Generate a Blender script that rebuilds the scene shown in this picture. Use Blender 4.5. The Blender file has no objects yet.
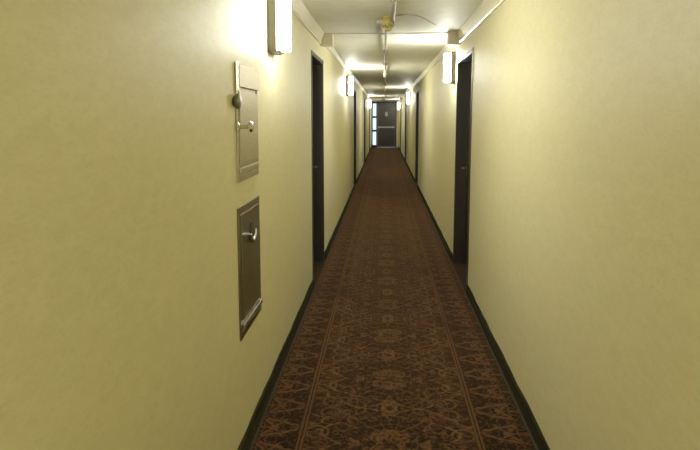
import bpy, bmesh, math, random
from mathutils import Vector, Matrix
random.seed(7)
col = bpy.context.scene.collection
PI = math.pi

# ------------------------------------------------------------------ sizes (metres)
H = 1.55                      # eye height
XL, XR = -0.643, 0.752        # faces of the two corridor walls
Y0, Y1 = -5.0, 31.0           # corridor ends
ZC = 2.38                     # ceiling
WT = 0.16                     # wall thickness
DH = 2.135                    # height of door opening incl. casing
LEFT_DOORS = [(5.33, 6.38), (12.85, 13.87), (19.6, 20.62), (26.4, 27.42)]
RIGHT_DOORS = [(5.23, 6.34), (13.2, 14.22), (20.4, 21.42), (26.6, 27.62)]

# ------------------------------------------------------------------ node helpers
class N:
    """thin wrapper: arithmetic on node sockets"""
    def __init__(s, nt, sock): s.nt, s.s = nt, sock
    def _m(s, op, *a, clamp=False):
        n = s.nt.nodes.new('ShaderNodeMath'); n.operation = op; n.use_clamp = clamp
        for i, v in enumerate((s,) + a):
            if isinstance(v, N): s.nt.links.new(v.s, n.inputs[i])
            else: n.inputs[i].default_value = v
        return N(s.nt, n.outputs[0])
    def __add__(s, o): return s._m('ADD', o)
    def __sub__(s, o): return s._m('SUBTRACT', o)
    def __mul__(s, o): return s._m('MULTIPLY', o)
    def __truediv__(s, o): return s._m('DIVIDE', o)
    def abs(s): return s._m('ABSOLUTE')
    def lt(s, o): return s._m('LESS_THAN', o)
    def gt(s, o): return s._m('GREATER_THAN', o)
    def max(s, o): return s._m('MAXIMUM', o)
    def min(s, o): return s._m('MINIMUM', o)
    def pp(s, k): return s._m('PINGPONG', k)
    def cos(s): return s._m('COSINE')
    def atan2(s, o): return s._m('ARCTAN2', o)
    def sqrt(s): return s._m('SQRT')
    def band(s, w):           # 1 at 0 falling to 0 at +-w
        n = s.nt.nodes.new('ShaderNodeMapRange'); n.interpolation_type = 'SMOOTHSTEP'
        s.nt.links.new(s.abs().s, n.inputs[0])
        n.inputs[1].default_value = w * 0.45; n.inputs[2].default_value = w
        n.inputs[3].default_value = 1; n.inputs[4].default_value = 0
        return N(s.nt, n.outputs[0])
    def step(s, a, b):
        n = s.nt.nodes.new('ShaderNodeMapRange'); n.interpolation_type = 'SMOOTHSTEP'
        s.nt.links.new(s.s, n.inputs[0])
        n.inputs[1].default_value = a; n.inputs[2].default_value = b
        return N(s.nt, n.outputs[0])

def lin(c):
    return tuple(((v / 255) / 12.92 if v / 255 <= .04045 else ((v / 255 + .055) / 1.055) ** 2.4) for v in c) + (1,)

def new_mat(name):
    m = bpy.data.materials.new(name); m.use_nodes = True
    nt = m.node_tree
    return m, nt, nt.nodes['Principled BSDF']

def mixc(nt, fac, a, b):
    n = nt.nodes.new('ShaderNodeMix'); n.data_type = 'RGBA'
    for sock, v in ((n.inputs['Factor'], fac), (n.inputs[6], a), (n.inputs[7], b)):
        if isinstance(v, N): nt.links.new(v.s, sock)
        elif hasattr(v, 'is_linked'): nt.links.new(v, sock)
        else: sock.default_value = v
    return n.outputs[2]

def noise(nt, vec, scale, detail=2, dims='3D', out=0, rough=.5):
    n = nt.nodes.new('ShaderNodeTexNoise'); n.noise_dimensions = dims
    n.inputs['Scale'].default_value = scale; n.inputs['Detail'].default_value = detail
    n.inputs['Roughness'].default_value = rough
    if vec is not None: nt.links.new(vec, n.inputs['Vector'])
    return n.outputs[out] if out else N(nt, n.outputs[0])

def combine(nt, x, y, z=0.0):
    n = nt.nodes.new('ShaderNodeCombineXYZ')
    for i, v in enumerate((x, y, z)):
        if isinstance(v, N): nt.links.new(v.s, n.inputs[i])
        else: n.inputs[i].default_value = v
    return n.outputs[0]

def coords(nt):
    g = nt.nodes.new('ShaderNodeTexCoord'); s = nt.nodes.new('ShaderNodeSeparateXYZ')
    nt.links.new(g.outputs['Object'], s.inputs[0])
    return g.outputs['Object'], N(nt, s.outputs[0]), N(nt, s.outputs[1]), N(nt, s.outputs[2])

def bump(nt, b, height, strength, dist):
    n = nt.nodes.new('ShaderNodeBump'); n.inputs['Strength'].default_value = strength
    n.inputs['Distance'].default_value = dist
    nt.links.new(height.s, n.inputs['Height']); nt.links.new(n.outputs[0], b.inputs['Normal'])

def simple(name, rgb, rough=.5, metal=0., var=.08, scale=30, spec=.5, stretch=None):
    m, nt, b = new_mat(name)
    v, x, y, z = coords(nt)
    if stretch: v = combine(nt, x * stretch[0], y * stretch[1], z * stretch[2])
    f = noise(nt, v, scale, 3)
    c = lin(rgb); d = tuple(k * (1 - var * 2) for k in c[:3]) + (1,); e = tuple(min(1, k * (1 + var)) for k in c[:3]) + (1,)
    nt.links.new(mixc(nt, f, d, e), b.inputs['Base Color'])
    b.inputs['Roughness'].default_value = rough; b.inputs['Metallic'].default_value = metal
    b.inputs['Specular IOR Level'].default_value = spec
    return m

# ------------------------------------------------------------------ materials
def wall_material():
    m, nt, b = new_mat('cream_vinyl_wallcovering')
    v, x, y, z = coords(nt)
    big = noise(nt, v, 3.0, 3); mid = noise(nt, combine(nt, x, y * .5, z * 1.3), 26, 4, rough=.65)
    weave = noise(nt, combine(nt, x, y * .4, z * 1.2), 130, 3)
    c = mixc(nt, mid.step(.35, .68), lin((223, 216, 172)), lin((230, 223, 181)))
    c = mixc(nt, big.step(.38, .66) * .3, c, lin((229, 217, 176)))
    c = mixc(nt, weave.step(.45, .7) * .3, c, lin((207, 200, 152)))
    nt.links.new(c, b.inputs['Base Color'])
    b.inputs['Roughness'].default_value = .48
    b.inputs['Specular IOR Level'].default_value = .4
    bump(nt, b, weave * .6 + mid * .3, .18, .002)
    return m

def ceiling_material():
    m, nt, b = new_mat('painted_plaster_ceiling')
    v, x, y, z = coords(nt)
    mid = noise(nt, v, 9, 4); fine = noise(nt, v, 120, 2)
    c = mixc(nt, mid.step(.3, .7), lin((230, 227, 214)), lin((238, 235, 224)))
    nt.links.new(c, b.inputs['Base Color'])
    b.inputs['Roughness'].default_value = .6
    b.inputs['Specular IOR Level'].default_value = .3
    bump(nt, b, fine + mid * .5, .2, .003)
    return m

def carpet_material():
    m, nt, b = new_mat('patterned_carpet')
    v, x0, y0, z = coords(nt)
    # yarn wobble
    wob = nt.nodes.new('ShaderNodeTexNoise'); wob.inputs['Scale'].default_value = 45; wob.inputs['Detail'].default_value = 1
    nt.links.new(v, wob.inputs['Vector'])
    sp = nt.nodes.new('ShaderNodeSeparateColor'); nt.links.new(wob.outputs['Color'], sp.inputs[0])
    x = x0 - .04 + (N(nt, sp.outputs[0]) - .5) * .012
    y = y0 + (N(nt, sp.outputs[1]) - .5) * .016
    u = x.abs()
    K = .36
    w = (y - MED_Y).pp(K)                 # mirrored: 0 at big flower, K at star
    uv = combine(nt, u, w, 0.)
    # ---- field
    blotch = noise(nt, uv, 9, 2); blotch2 = noise(nt, combine(nt, u, w, 3.7), 17, 2)
    c = mixc(nt, blotch.step(.42, .58), lin((42, 32, 20)), lin((66, 44, 27)))
    c = mixc(nt, blotch2.step(.54, .66) * .8, c, lin((63, 58, 31)))
    leaf = noise(nt, combine(nt, u, w, 9.1), 34, 1)
    c = mixc(nt, leaf.step(.56, .64) * .85, c, lin((112, 76, 44)))
    c = mixc(nt, leaf.step(.30, .40) * -1 + 1., c, lin((26, 20, 12)))
    vine = (noise(nt, combine(nt, u, w, 1.3), 7.5, 1) - .5).band(.022)
    vine2 = (noise(nt, combine(nt, u, w, 6.3), 12, 1) - .52).band(.022)
    def dist(cu, cv):
        a, d = u - cu, w - cv
        return (a * a + d * d).sqrt(), d.atan2(a)
    gold = vine.max(vine2 * .75)
    for cu, cv, r in ((.36, .10, .055), (.31, .30, .05)):
        dd, an = dist(cu, cv)
        gold = gold.max((dd - r).band(.010))
    c = mixc(nt, gold * .85, c, lin((132, 93, 42)))
    def flower(c, cu, cv, r, n, ca, cb, ph=0.):
        dd, an = dist(cu, cv)
        rad = (an * float(n) + ph).cos() * (r * .33) + r
        mk = (dd - rad).step(-.012, .006) * -1 + 1.
        c = mixc(nt, mk * .9, c, ca)
        mk2 = (dd - rad * .45).step(-.01, .006) * -1 + 1.
        c = mixc(nt, mk2 * .9, c, cb)
        return mixc(nt, (dd - rad * .78).band(.010) * .6, c, lin((58, 36, 18)))
    c = flower(c, 0., 0., .10, 4, lin((146, 104, 40)), lin((92, 54, 28)), PI)
    c = flower(c, .27, .27, .055, 5, lin((128, 80, 42)), lin((74, 60, 32)))
    c = flower(c, .17, .14, .038, 5, lin((104, 58, 38)), lin((150, 112, 56)))
    c = flower(c, .35, .05, .05, 4, lin((126, 84, 40)), lin((66, 34, 20)))
    wp = w * -1 + K
    lines = lambda f: mixc(nt, f * .75, c, lin((158, 122, 66)))
    ast = (u / .20).sqrt() + (wp.max(0.) / .18).sqrt() - 1.
    c = lines((ast).band(.075)); c = lines((u / .035 + wp.abs() / .05 - 1.).band(.4))
    c = lines(((u / .26) * (u / .26) + (w - .30) / .10 - 1.).band(.09)); c = lines(((u - .30) * 3. + (w - .1) * (w - .1) * 30. - .12).band(.045))
    # ---- border with sprigs
    wb = (y - .07).pp(.115)
    e = u - .555
    wn = nt.nodes.new('ShaderNodeTexNoise'); wn.inputs['Scale'].default_value = 13; wn.inputs['Detail'].default_value = 1
    nt.links.new(combine(nt, u, wb, 4.), wn.inputs['Vector'])
    ws = nt.nodes.new('ShaderNodeSeparateColor'); nt.links.new(wn.outputs['Color'], ws.inputs[0])
    e = e + (N(nt, ws.outputs[0]) - .5) * .10; wb = (wb + (N(nt, ws.outputs[1]) - .5) * .08).abs()
    bn = noise(nt, combine(nt, u, wb, 12.), 20, 1)
    cb_ = mixc(nt, bn.step(.45, .6), lin((26, 26, 16)), lin((40, 34, 22)))
    cb_ = mixc(nt, noise(nt, combine(nt, u, wb, 15.), 26, 1).step(.58, .66) * .8, cb_, lin((58, 56, 30)))
    stem = (wb - (e + .10).abs() * .35 - .015).band(.016) * (e.abs() * -1 + .1).step(0., .02)
    twig = ((e - .03).abs() - wb * .8).band(.013) * (wb * -1 + .085).step(0., .015)
    spr = (noise(nt, combine(nt, u, wb, 18.), 15, 1) - .5).band(.028)
    cb_ = mixc(nt, stem.max(twig).max(spr * .8) * .85, cb_, lin((158, 112, 66)))
    dd = ((e + .085) * (e + .085) + wb * wb).sqrt()
    cb_ = mixc(nt, (dd - .030).step(-.012, .006) * -1 + 1., cb_, lin((128, 80, 50)))
    inborder = u.gt(.432)
    c = mixc(nt, inborder, c, cb_)
    # double gold guard stripes
    c = mixc(nt, (u - .432).band(.022), c, lin((58, 32, 18)))
    c = mixc(nt, (u - .424).band(.007).max((u - .441).band(.007)), c, lin((142, 98, 48)))
    # dark edge binding with thin blue-grey line
    right = x.gt(0.)
    edge = right * .033 + .655
    d_edge = u - edge
    c = mixc(nt, d_edge.gt(0.), c, lin((46, 42, 28)))
    c = mixc(nt, d_edge.band(.008) * .8, c, lin((82, 88, 80)))
    # small random flecks of leaf colour that break the repeat
    fl = noise(nt, v, 38, 2); fl2 = noise(nt, v, 55, 2)
    inside = (d_edge.gt(0.) * -1 + 1.)
    c = mixc(nt, fl.step(.56, .62) * inside * .42, c, lin((158, 112, 64)))
    c = mixc(nt, fl2.step(.56, .62) * inside * .55, c, lin((108, 102, 54)))
    c = mixc(nt, fl.step(.37, .44) * inside * -.8 + inside * .8, c, lin((34, 26, 17)))
    fl3 = noise(nt, combine(nt, x0, y0, 5.), 44, 2)
    c = mixc(nt, fl3.step(.57, .63) * inside * .4, c, lin((108, 54, 40)))
    c = mixc(nt, fl3.step(.36, .43) * inside * -.8 + inside * .8, c, lin((32, 27, 17)))
    c = mixc(nt, inborder * inside * .35, c, lin((24, 25, 15)))
    c = mixc(nt, stem.max(twig).max(spr * .8) * inborder * inside * .48, c, lin((158, 118, 70)))
    c = mixc(nt, gold * (inborder * -1 + 1.) * .4, c, lin((152, 120, 62)))
    c = mixc(nt, (u - .432).band(.024) * .7, c, lin((52, 34, 20)))
    c = mixc(nt, (u - .423).band(.008).max((u - .442).band(.008)) * .7, c, lin((150, 112, 60)))
    c = mixc(nt, d_edge.band(.010) * .8, c, lin((98, 106, 98)))
    # yarn speckle and wear
    fib = noise(nt, v, 260, 2)
    c = mixc(nt, fib.step(.35, .75) * .45, c, lin((20, 14, 9)))
    wear = noise(nt, v, 1.3, 2)
    c = mixc(nt, wear.step(.5, .75) * .35, c, lin((46, 34, 22)))
    gm = nt.nodes.new('ShaderNodeGamma'); nt.links.new(c, gm.inputs[0]); gm.inputs[1].default_value = 1.5
    hs = nt.nodes.new('ShaderNodeHueSaturation'); nt.links.new(gm.outputs[0], hs.inputs['Color'])
    hs.inputs['Saturation'].default_value = .85; hs.inputs['Value'].default_value = .92
    nt.links.new(hs.outputs[0], b.inputs['Base Color'])
    b.inputs['Roughness'].default_value = .95
    b.inputs['Specular IOR Level'].default_value = .12
    b.inputs['Sheen Weight'].default_value = .42
    b.inputs['Sheen Roughness'].default_value = .35
    b.inputs['Sheen Tint'].default_value = lin((186, 134, 96))
    bump(nt, b, fib, .5, .004)
    return m
MED_Y = 3.42

def glow_material():
    m, nt, b = new_mat('lit_opal_glass')
    v, x, y, z = coords(nt)
    f = noise(nt, v, 12, 1)
    nt.links.new(mixc(nt, f, (1, .99, .82, 1), (1, 1, .87, 1)), b.inputs['Emission Color'])
    b.inputs['Base Color'].default_value = (.9, .88, .8, 1)
    b.inputs['Emission Strength'].default_value = 104.0
    b.inputs['Roughness'].default_value = .3
    return m

def glass_material():
    m, nt, b = new_mat('window_glass')
    v, x, y, z = coords(nt)
    f = noise(nt, v, 3, 1)
    nt.links.new(mixc(nt, f, (.9, .95, 1, 1), (.95, .98, 1, 1)), b.inputs['Base Color'])
    b.inputs['Transmission Weight'].default_value = 1.; b.inputs['Roughness'].default_value = .05
    b.inputs['IOR'].default_value = 1.05
    return m

M = dict(
    wall=wall_material(), ceiling=ceiling_material(), carpet=carpet_material(), glow=glow_material(), glass=glass_material(),
    trim=simple('cream_painted_trim', (214, 205, 168), .35, var=.05),
    block=simple('beige_painted_block', (208, 198, 176), .4, var=.05),
    carpet_base=simple('dark_carpet_binding', (46, 42, 28), .9, var=.35, scale=60, spec=.1),
    door=simple('dark_stained_door', (58, 50, 48), .38, var=.25, scale=6, stretch=(8, 8, .6)),
    frame=simple('brown_metal_door_frame', (54, 47, 44), .45, var=.08, spec=.4),
    end_door=simple('dark_brown_end_door', (54, 45, 40), .4, var=.15, scale=8),
    bronze=simple('dark_bronze', (104, 99, 92), .35, .6, var=.1),
    steel=simple('brushed_steel', (176, 165, 132), .42, .6, var=.10, scale=14, stretch=(1, 1, 9)),
    bright=simple('polished_steel', (225, 222, 212), .16, .95, var=.05),
    darksteel=simple('tarnished_steel', (112, 100, 78), .42, .6, var=.22, scale=9, stretch=(1, 1, 5)),
    darkframe=simple('tarnished_steel_rim', (132, 119, 94), .3, .8, var=.15, scale=9),
    knob=simple('dull_steel_knob', (120, 114, 100), .3, .8, var=.2),
    black=simple('black_keyhole', (22, 21, 20), .5, var=.1),
    brass=simple('yellowed_paint', (188, 172, 100), .4, .1, var=.15, scale=40),
    pipe=simple('grey_painted_pipe', (150, 141, 122), .55, var=.08),
    bar=simple('light_metal_bar', (200, 196, 186), .4, .3, var=.05),
    white=simple('white_paint', (232, 228, 215), .4, var=.04),
    plaque=simple('pale_plaque', (176, 176, 168), .4, var=.06),
)

# ------------------------------------------------------------------ mesh helpers
def bm_box(bm, x0, x1, y0, y1, z0, z1, bev=0., seg=2):
    t = bmesh.new()
    bmesh.ops.create_cube(t, size=1)
    for v in t.verts:
        v.co = Vector((x0 + (v.co.x + .5) * (x1 - x0), y0 + (v.co.y + .5) * (y1 - y0), z0 + (v.co.z + .5) * (z1 - z0)))
    if bev: bmesh.ops.bevel(t, geom=t.edges[:], offset=bev, segments=seg, affect='EDGES', profile=.7)
    merge(bm, t)

def merge(bm, t):
    me = bpy.data.meshes.new('tmp'); t.to_mesh(me); t.free(); bm.from_mesh(me); bpy.data.meshes.remove(me)

def bm_tube(bm, p0, p1, r0, r1=None, n=16, caps=True):
    r1 = r0 if r1 is None else r1
    p0, p1 = Vector(p0), Vector(p1); d = p1 - p0
    t = bmesh.new()
    bmesh.ops.create_cone(t, cap_ends=caps, segments=n, radius1=r0, radius2=r1, depth=d.length)
    rot = Vector((0, 0, 1)).rotation_difference(d.normalized()).to_matrix().to_4x4()
    bmesh.ops.transform(t, matrix=Matrix.Translation((p0 + p1) / 2) @ rot, verts=t.verts)
    merge(bm, t)

def bm_lathe(bm, prof, base, axis, n=24):
    """prof: (radius, distance along axis)"""
    rot = Vector((0, 0, 1)).rotation_difference(Vector(axis).normalized()).to_matrix()
    rings = []
    for r, h in prof:
        rings.append([bm.verts.new(Vector(base) + rot @ Vector((max(r, 1e-4) * math.cos(2 * PI * k / n), max(r, 1e-4) * math.sin(2 * PI * k / n), h))) for k in range(n)])
    for a, b in zip(rings, rings[1:]):
        for k in range(n): bm.faces.new((a[k], a[(k + 1) % n], b[(k + 1) % n], b[k]))
    bm.faces.new(rings[0][::-1]); bm.faces.new(rings[-1])

def bm_sweep(bm, prof, y0, y1, side, steps=1):
    """profile of (distance from wall, z) swept along the corridor; side -1 left wall, +1 right"""
    X = XL if side < 0 else XR
    rows = []
    for i in range(steps + 1):
        y = y0 + (y1 - y0) * i / steps
        rows.append([bm.verts.new((X - side * d, y, z)) for d, z in prof])
    for a, b in zip(rows, rows[1:]):
        for k in range(len(prof)):
            j = (k + 1) % len(prof); bm.faces.new((a[k], a[j], b[j], b[k]))
    bm.faces.new(rows[0]); bm.faces.new(rows[-1][::-1])

def obj(name, bm, mat, parent=None, smooth=False, loc=None):
    bmesh.ops.recalc_face_normals(bm, faces=bm.faces[:])
    me = bpy.data.meshes.new(name); bm.to_mesh(me); bm.free()
    if smooth:
        for p in me.polygons: p.use_smooth = True
        try: me.set_sharp_from_angle(angle=math.radians(40))
        except Exception: pass
    me.materials.append(mat)
    o = bpy.data.objects.new(name, me); col.objects.link(o)
    if parent: o.parent = parent
    if loc: o.location = loc
    return o

def tag(o, label=None, cat=None, group=None, kind=None):
    for k, v in (('label', label), ('category', cat), ('group', group), ('kind', kind)):
        if v: o[k] = v
    return o

def empty(name, loc, rz=0):
    o = bpy.data.objects.new(name, None); col.objects.link(o); o.location = loc; o.rotation_euler = (0, 0, rz)
    o.empty_display_size = .1
    return o

def copy_tree(o, parent=None):
    c = o.copy(); col.objects.link(c)
    if parent: c.parent = parent
    for ch in list(o.children): copy_tree(ch, c)
    return c

# ------------------------------------------------------------------ the setting
bm = bmesh.new(); bm_box(bm, XL - WT, XR + WT, Y0 - .15, Y1 + .15, -.1, 0.)
tag(obj('floor', bm, M['carpet']), kind='structure')
bm = bmesh.new(); bm_box(bm, XL - WT, XR + WT, Y0 - .15, Y1 + .15, ZC, ZC + .12)
tag(obj('ceiling', bm, M['ceiling']), kind='structure')

def wall(name, side, doors):
    X = XL if side < 0 else XR
    xa, xb = sorted((X, X + side * WT))
    bm = bmesh.new(); y = Y0
    for a, b in doors:
        bm_box(bm, xa, xb, y, a, 0, ZC); bm_box(bm, xa, xb, a, b, DH, ZC); y = b
    bm_box(bm, xa, xb, y, Y1, 0, ZC)
    tag(obj(name, bm, M['wall']), kind='structure')
wall('wall_left', -1, LEFT_DOORS); wall('wall_right', 1, RIGHT_DOORS)
bm = bmesh.new(); bm_box(bm, XL, XR, Y0 - .15, Y0, 0, ZC)
tag(obj('wall_back', bm, M['wall']), kind='structure')

def baseboard(name, side, doors):
    bm = bmesh.new(); y = Y0; spans = []
    for a, b in doors: spans.append((y, a)); y = b
    spans.append((y, Y1))
    X = XL if side < 0 else XR
    for a, b in spans:                     # flexible carpet base with a slightly wavy top edge
        n = max(2, int((b - a) / .08)); rows = []
        for i in range(n + 1):
            yy = a + (b - a) * i / n
            h = .078 + .0035 * math.sin(yy * 9.1) + random.uniform(-.003, .003)
            t = .012 + random.uniform(-.0015, .0015)
            rows.append([bm.verts.new((X - side * d, yy, z)) for d, z in ((0, 0), (.016, 0), (.013, .02), (t, h - .004), (.006, h), (0, h))])
        for r, s in zip(rows, rows[1:]):
            for k in range(6): bm.faces.new((r[k], r[(k + 1) % 6], s[(k + 1) % 6], s[k]))
        bm.faces.new(rows[0]); bm.faces.new(rows[-1][::-1])
    tag(obj(name, bm, M['carpet_base']), kind='structure')
baseboard('baseboard_left', -1, LEFT_DOORS); baseboard('baseboard_right', 1, RIGHT_DOORS)

CROWN = [(0, 2.275), (.014, 2.272), (.022, 2.278), (.022, 2.288), (.015, 2.294), (.020, 2.305), (.030, 2.345), (.040, 2.364), (.044, ZC), (0, ZC)]
CROWN2 = [(0, 2.315), (.010, 2.315), (.014, 2.325), (.028, 2.355), (.036, 2.366), (.038, ZC), (0, ZC)]
for i, (prof, side, a, b) in enumerate(((CROWN, -1, Y0, 6.10), (CROWN, 1, Y0, 6.10), (CROWN2, -1, 6.24, Y1), (CROWN2, 1, 6.24, Y1))):
    bm = bmesh.new(); bm_sweep(bm, prof, a, b, side)
    tag(obj('trim_%d' % (i + 1), bm, M['trim'], smooth=True), kind='structure')
# blocks where the crown moulding stops, with the low ceiling rib between them
for i, side in enumerate((-1, 1)):
    X = XL if side < 0 else XR
    bm = bmesh.new(); xa, xb = sorted((X, X - side * .125))
    bm_box(bm, xa, xb, 6.10, 6.24, 2.258, ZC, .006)
    tag(obj('trim_%d' % (5 + i), bm, M['block']), kind='structure')
bm = bmesh.new(); bm_box(bm, XL + .125, XR - .125, 6.12, 6.22, ZC - .009, ZC, .002)
tag(obj('trim_7', bm, M['ceiling']), kind='structure')

# ------------------------------------------------------------------ guest-room doors
def make_door(n, side, a, b, label):
    X = XL if side < 0 else XR
    w = b - a
    root = empty('door_%d' % n, (X, a, 0)); tag(root, label, 'door', kind='structure')
    s = side                                # +s points into the wall
    def bx(bm, d0, d1, y0, y1, z0, z1, bev=.003):
        xa, xb = sorted((s * d0, s * d1)); bm_box(bm, xa, xb, y0, y1, z0, z1, bev, 1)
    f = .04
    bm = bmesh.new()
    for y0, y1 in ((0.0, f), (w - f, w)): bx(bm, -.006, .155, y0, y1, 0, DH)
    bx(bm, -.006, .155, f, w - f, DH - f, DH)
    obj('frame', bm, M['frame'], root)
    bm = bmesh.new(); bx(bm, .112, .152, f + .003, w - f - .003, .012, DH - f - .004)
    leaf = obj('leaf', bm, M['door'], root)
    hy = w - f - .08
    bm = bmesh.new(); bx(bm, .105, .113, hy - .02, hy + .02, .93, 1.12, .003)
    pl = obj('lock_plate', bm, M['bronze'], leaf)
    bm = bmesh.new(); bm_tube(bm, (s * .107, hy, 1.03), (s * .062, hy, 1.03), .010); bm_tube(bm, (s * .064, hy + .008, 1.03), (s * .064, hy - .105, 1.03), .009, .007)
    obj('handle', bm, M['bronze'], leaf, True)
    return root
ords = ['first', 'second', 'third', 'fourth']
k = 1
for side, doors, nm in ((-1, LEFT_DOORS, 'hatch-side wall'), (1, RIGHT_DOORS, 'wall opposite the hatches')):
    for i, (a, b) in enumerate(doors):
        make_door(k, side, a, b, 'dark brown door in a brown frame, %s door along the %s' % (ords[i], nm)); k += 1

# ------------------------------------------------------------------ far end: dark door with glazed sidelight
er = empty('door_%d' % k, (0, Y1, 0)); tag(er, 'dark brown exit door with push bar closing the far end of the corridor', 'door', kind='structure')
ZT = 2.34
bm = bmesh.new()
bm_box(bm, -.385, -.325, -.05, .12, 0, ZT, .004); bm_box(bm, .575, .64, -.05, .12, 0, ZT, .004); bm_box(bm, -.325, .575, -.05, .12, 2.235, ZT, .004)
obj('frame', bm, M['black'], er)
bm = bmesh.new(); bm_box(bm, -.322, .572, -.01, .045, .012, 2.232, .004)
lf = obj('leaf', bm, M['end_door'], er)
bm = bmesh.new()
bm_box(bm, -.29, .53, -.075, -.045, 1.0, 1.06, .008); bm_box(bm, -.29, -.23, -.05, -.008, .985, 1.075, .005); bm_box(bm, .47, .53, -.05, -.008, .985, 1.075, .005)
obj('push_bar', bm, M['bar'], lf)
bm = bmesh.new(); bm_lathe(bm, [(.075, 0), (.078, .004), (.074, .010), (0.001, .011)], (.125, -.010, 1.70), (0, -1, 0))
for v in bm.verts: v.co.z = 1.70 + (v.co.z - 1.70) * 1.5
obj('plaque', bm, M['plaque'], lf, True)
bm = bmesh.new()
bm_box(bm, XL, -.61, 0, .15, 0, ZC); bm_box(bm, .64, XR, 0, .15, 0, ZC); bm_box(bm, -.61, .64, 0, .15, ZT, ZC)
tag(obj('wall_end', bm, M['wall'], None, loc=(0, Y1, 0)), kind='structure')
# sidelight
wr = empty('window_1', (0, Y1, 0)); tag(wr, 'narrow three-pane glazed sidelight beside the exit door', 'window', kind='structure')
bm = bmesh.new()
bm_box(bm, -.61, -.575, -.04, .12, 0, ZT, .003); bm_box(bm, -.398, -.386, -.04, .12, 0, ZT, .003)
for z0, z1 in ((0, .12), (.80, .90), (1.50, 1.60), (2.235, ZT)): bm_box(bm, -.575, -.398, -.035, .12, z0, z1, .003)
obj('window_frame', bm, M['black'], wr)
for z0, z1 in ((.12, .80), (.90, 1.50), (1.60, 2.235)):
    bm = bmesh.new(); bm_box(bm, -.575, -.398, .03, .036, z0, z1)
    obj('pane', bm, M['glass'], wr)

# ------------------------------------------------------------------ wall sconces
def make_sconce():
    """built for the left wall: +x comes out of the wall"""
    r = empty('wall_sconce', (0, 0, 0))
    bm = bmesh.new(); bm_box(bm, 0, .048, -.085, .085, -.165, .165, .004)
    obj('backplate', bm, M['bronze'], r)
    # opal glass shade, a bowed front on a shallow box
    bm = bmesh.new(); prof = []
    for i in range(13):
        t = -1 + 2 * i / 12
        prof.append((.096 + .020 * (1 - t * t), t * .066))
    prof = [(.048, -.066)] + prof + [(.048, .066)]
    zs = ((-.148, .0), (-.142, 1.), (.142, 1.), (.148, .0))
    rows = [[bm.verts.new((x - (0 if k else .004), y * (1 if k else .95), z)) for x, y in prof] for z, k in zs]
    for a, b in zip(rows, rows[1:]):
        for j in range(len(prof)):
            q = (j + 1) % len(prof); bm.faces.new((a[j], a[q], b[q], b[j]))
    bm.faces.new(rows[0]); bm.faces.new(rows[-1][::-1])
    obj('shade', bm, M['glow'], r)
    for z0, z1 in ((-.160, -.149), (.149, .160)):
        bm = bmesh.new(); bm_box(bm, .015, .07, -.06, .06, z0, z1, .002)
        obj('bracket', bm, M['bronze'], r)
    return r
SZ = 2.07
sc = make_sconce()
spots = [(-1, 3.44, 'white wall sconce with dark backplate above and past the two steel hatches'),
         (-1, 10.25, 'glowing wall sconce just before the second dark door of the hatch-side wall'),
         (-1, 24.0, 'small far glowing sconce on the hatch-side wall near the glazed sidelight'),
         (1, 6.58, 'glowing white sconce just past the nearest door opposite the hatches'),
         (1, 17.05, 'small distant sconce between second and third doors of the wall facing the hatches'),
         (1, 28.6, 'tiny far sconce beside the exit door, opposite the sidelight')]
for i, (side, y, lab) in enumerate(spots):
    o = sc if i == 0 else copy_tree(sc)
    o.location = (XL if side < 0 else XR, y, SZ); o.rotation_euler = (0, 0, 0 if side < 0 else PI)
    tag(o, lab, 'wall lamp', 'wall sconces along the corridor')

# ------------------------------------------------------------------ steel hatches in the left wall (+x out of the wall, y along it)
def ring(bm, y0, y1, z0, z1, w, x0, x1, bev=.003):
    bm_box(bm, x0, x1, y0, y0 + w, z0, z1, bev); bm_box(bm, x0, x1, y1 - w, y1, z0, z1, bev)
    bm_box(bm, x0, x1, y0 + w, y1 - w, z0, z0 + w, bev); bm_box(bm, x0, x1, y0 + w, y1 - w, z1 - w, z1, bev)

hr = empty('wall_hatch', (XL, 2.588, 1.262))
tag(hr, 'pale brushed steel wall hatch with round knob and lever handle, upper of two', 'hatch')
W_, H_ = .437, .522
bm = bmesh.new(); ring(bm, 0, W_, 0, H_, .028, 0, .007, .002)
bm_box(bm, 0, .003, .02, W_ - .02, .02, H_ - .02)
obj('frame', bm, M['steel'], hr)
bm = bmesh.new(); bm_box(bm, .003, .012, .040, W_ - .040, .080, .400, .003)
dr = obj('door', bm, M['steel'], hr)
bm = bmesh.new(); bm_box(bm, .003, .015, .03, W_ - .010, .418, .512, .004)
obj('flap', bm, M['steel'], hr)
bm = bmesh.new(); bm_box(bm, .003, .014, .03, W_ - .03, .040, .062, .004)
obj('bottom_ledge', bm, M['steel'], hr)
bm = bmesh.new(); bm_box(bm, .006, .012, -.004, .034, .40, H_ + .004, .002)  # bright strip added to give the highlight on the frame's upper near edge
obj('highlight_strip', bm, M['bright'], hr)
bm = bmesh.new(); bm_lathe(bm, [(.022, 0), (.024, .006), (.031, .012), (.034, .020), (.032, .027), (.022, .031), (.008, .032)], (0, -.028, .355), (1, 0, 0))
obj('knob', bm, M['knob'], hr, True)
bm = bmesh.new(); bm_lathe(bm, [(.022, 0), (.022, .004), (.009, .008), (.0075, .040), (.012, .046), (.022, .050), (.024, .058), (.020, .066), (.008, .069)], (.006, .014, .245), (1, 0, 0))
obj('handle', bm, M['bright'], hr, True)

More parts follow.
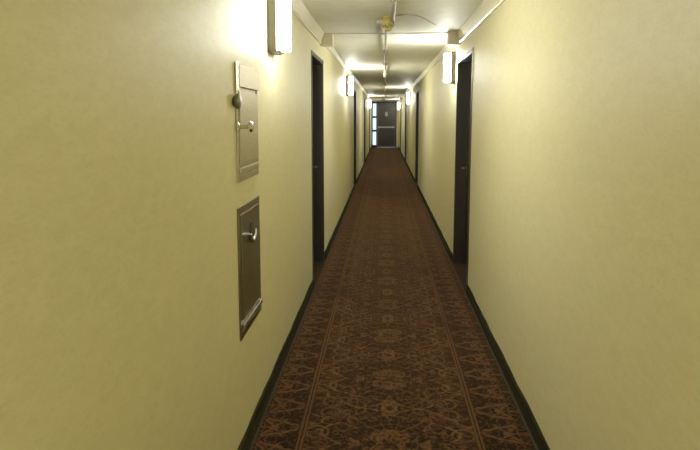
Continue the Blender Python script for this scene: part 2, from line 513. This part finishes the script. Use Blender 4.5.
lr = empty('wall_hatch', (XL, 2.572, .545))
tag(lr, 'dark tarnished steel wall hatch with crescent latch, lower of two', 'hatch')
W_, H_ = .45, .605
bm = bmesh.new(); ring(bm, 0, W_, 0, H_, .03, 0, .007, .002)
bm_box(bm, 0, .005, .02, W_ - .02, .02, H_ - .02)
obj('frame', bm, M['darkframe'], lr)
bm = bmesh.new(); bm_box(bm, .004, .012, .034, W_ - .034, .085, H_ - .034, .004)
dr = obj('door', bm, M['darksteel'], lr)
bm = bmesh.new(); bm_box(bm, .004, .022, .034, W_ - .034, .052, .072, .005)
obj('bottom_lip', bm, M['bright'], lr)
bm = bmesh.new(); bm_lathe(bm, [(.038, 0), (.038, .004), (.030, .007), (.0, .007)], (.012, .225, .475), (1, 0, 0))
lk = obj('lock', bm, M['black'], dr, True)
bm = bmesh.new()                               # crescent pull below the lock
pts = [(.225 + .058 * math.cos(a), .475 + .058 * math.sin(a)) for a in [PI * (1.08 + .86 * i / 12) for i in range(13)]]
for (a, b), (c, d) in zip(pts, pts[1:]): bm_tube(bm, (.020, a, b), (.020, c, d), .009, n=10)
obj('latch', bm, M['bright'], dr, True)

# ------------------------------------------------------------------ ceiling pipework
for x, ya, yb, r, straps, lab in ((.065, Y0, 5.095, .019, (2.2, 4.2), 'thick near length of grey ceiling pipe running up to the yellowish junction box'),
                                 (.013, 5.225, Y1, .014, (7.6, 9.3, 15.3, 18.0, 21.0, 24.5, 28.0), 'long thin grey pipe under the ceiling from the junction box to the far door')):
    pr = empty('ceiling_pipe', (x, ya, 2.348)); tag(pr, lab, 'pipe', 'pipes along the ceiling')
    bm = bmesh.new(); bm_tube(bm, (0, 0, 0), (0, yb - ya, 0), r)
    obj('pipe_run', bm, M['pipe'], pr, True)
    for y in straps:
        bm = bmesh.new(); bm_box(bm, -.028, .028, y - .012 - ya, y + .012 - ya, -r - .003, .032, .003)
        obj('strap', bm, M['pipe'], pr)

jb = empty('junction_box', (.030, 5.16, ZC))
tag(jb, 'small yellowish junction box on the ceiling pipe near the first doors', 'junction box')
bm = bmesh.new()
bm_lathe(bm, [(.062, 0), (.062, -.012), (.052, -.016), (.052, -.075), (.046, -.085), (.030, -.090), (.026, -.112), (.020, -.118)], (0, 0, 0), (0, 0, 1), 8)
bm_tube(bm, (-.02, .0, -.062), (-.02, -.058, -.062), .022)
obj('box', bm, M['brass'], jb)
for x, z, rr in ((-.022, -.075, .011), (.022, -.075, .011)):
    bm = bmesh.new(); bm_tube(bm, (x, -.040, z), (x, -.0595, z), rr * .75)
    obj('knockout', bm, M['bronze'], jb)
bm = bmesh.new(); bm_tube(bm, (-.05, 0, -.045), (-.078, -.005, -.04), .011); bm_lathe(bm, [(.010, 0), (.018, .006), (.018, .016), (.008, .022)], (-.075, -.005, -.042), (-1, 0, .35), 14)
obj('side_nozzle', bm, M['white'], jb, True)

P_ = [(.10, 5.09), (.16, 5.04), (.22, 5.05), (.28, 5.12), (.34, 5.26), (.40, 5.44), (.47, 5.64)]
bm = bmesh.new()
for p, q in zip(P_, P_[1:]): bm_tube(bm, p + (ZC - .004,), q + (ZC - .004,), .004, n=8)
tag(obj('ceiling_cable', bm, M['white'], None, True), 'thin ceiling-coloured cable curving away to the right of the junction box', 'cable')

sh = empty('ceiling_sprinkler', (.013, 10.3, 2.333))
tag(sh, 'small white sprinkler hanging under the long ceiling pipe', 'sprinkler')
bm = bmesh.new(); bm_lathe(bm, [(.02, 0), (.022, -.006), (.022, -.03), (.016, -.036), (.016, -.055), (.028, -.06), (.030, -.078), (.02, -.084)], (0, 0, 0), (0, 0, 1), 18)
obj('body', bm, M['white'], sh, True)
bm = bmesh.new(); bm_lathe(bm, [(.008, 0), (.008, -.03), (.034, -.032), (.034, -.036), (.004, -.038)], (0, 0, -.080), (0, 0, 1), 18)
obj('deflector', bm, M['white'], sh, True)

# ------------------------------------------------------------------ light
def lamp(side, y, power):
    l = bpy.data.lights.new('sconce_lamp', 'AREA'); l.shape = 'RECTANGLE'; l.size = .33; l.size_y = .12; l.energy = power
    l.color = (.96, 1, .92)
    o = bpy.data.objects.new('sconce_lamp', l); col.objects.link(o)
    o.location = ((XL + .12) if side < 0 else (XR - .12), y, SZ)
    o.rotation_euler = (0, -side * -PI / 2, 0)
lamp(1, -2.6, 62.0); lamp(-1, -3.6, 72.0)

w = bpy.data.worlds.new('daylight'); bpy.context.scene.world = w; w.use_nodes = True
bg = w.node_tree.nodes['Background']; bg.inputs[0].default_value = (.74, .86, 1, 1); bg.inputs[1].default_value = 1.3

# ------------------------------------------------------------------ camera
cam = bpy.data.cameras.new('camera'); co = bpy.data.objects.new('camera', cam); col.objects.link(co)
F = 600.
cam.sensor_width = 36; cam.lens = F / 700 * 36; cam.shift_y = -35 / 700; cam.clip_start = .05; cam.clip_end = 200
pitch = math.atan(73 / F); yaw = math.atan(34 / math.hypot(F, 73))
co.location = (0, 0, H); co.rotation_euler = (PI / 2 - pitch, 0, yaw)
bpy.context.scene.camera = co
sc_ = bpy.context.scene
sc_.view_settings.view_transform = 'Standard'; sc_.view_settings.look = 'None'; sc_.view_settings.exposure = 0; sc_.view_settings.gamma = 1.14
sc_.cycles.use_denoising = True
sc_.cycles.max_bounces = 10; sc_.cycles.diffuse_bounces = 8; sc_.cycles.sample_clamp_indirect = 6
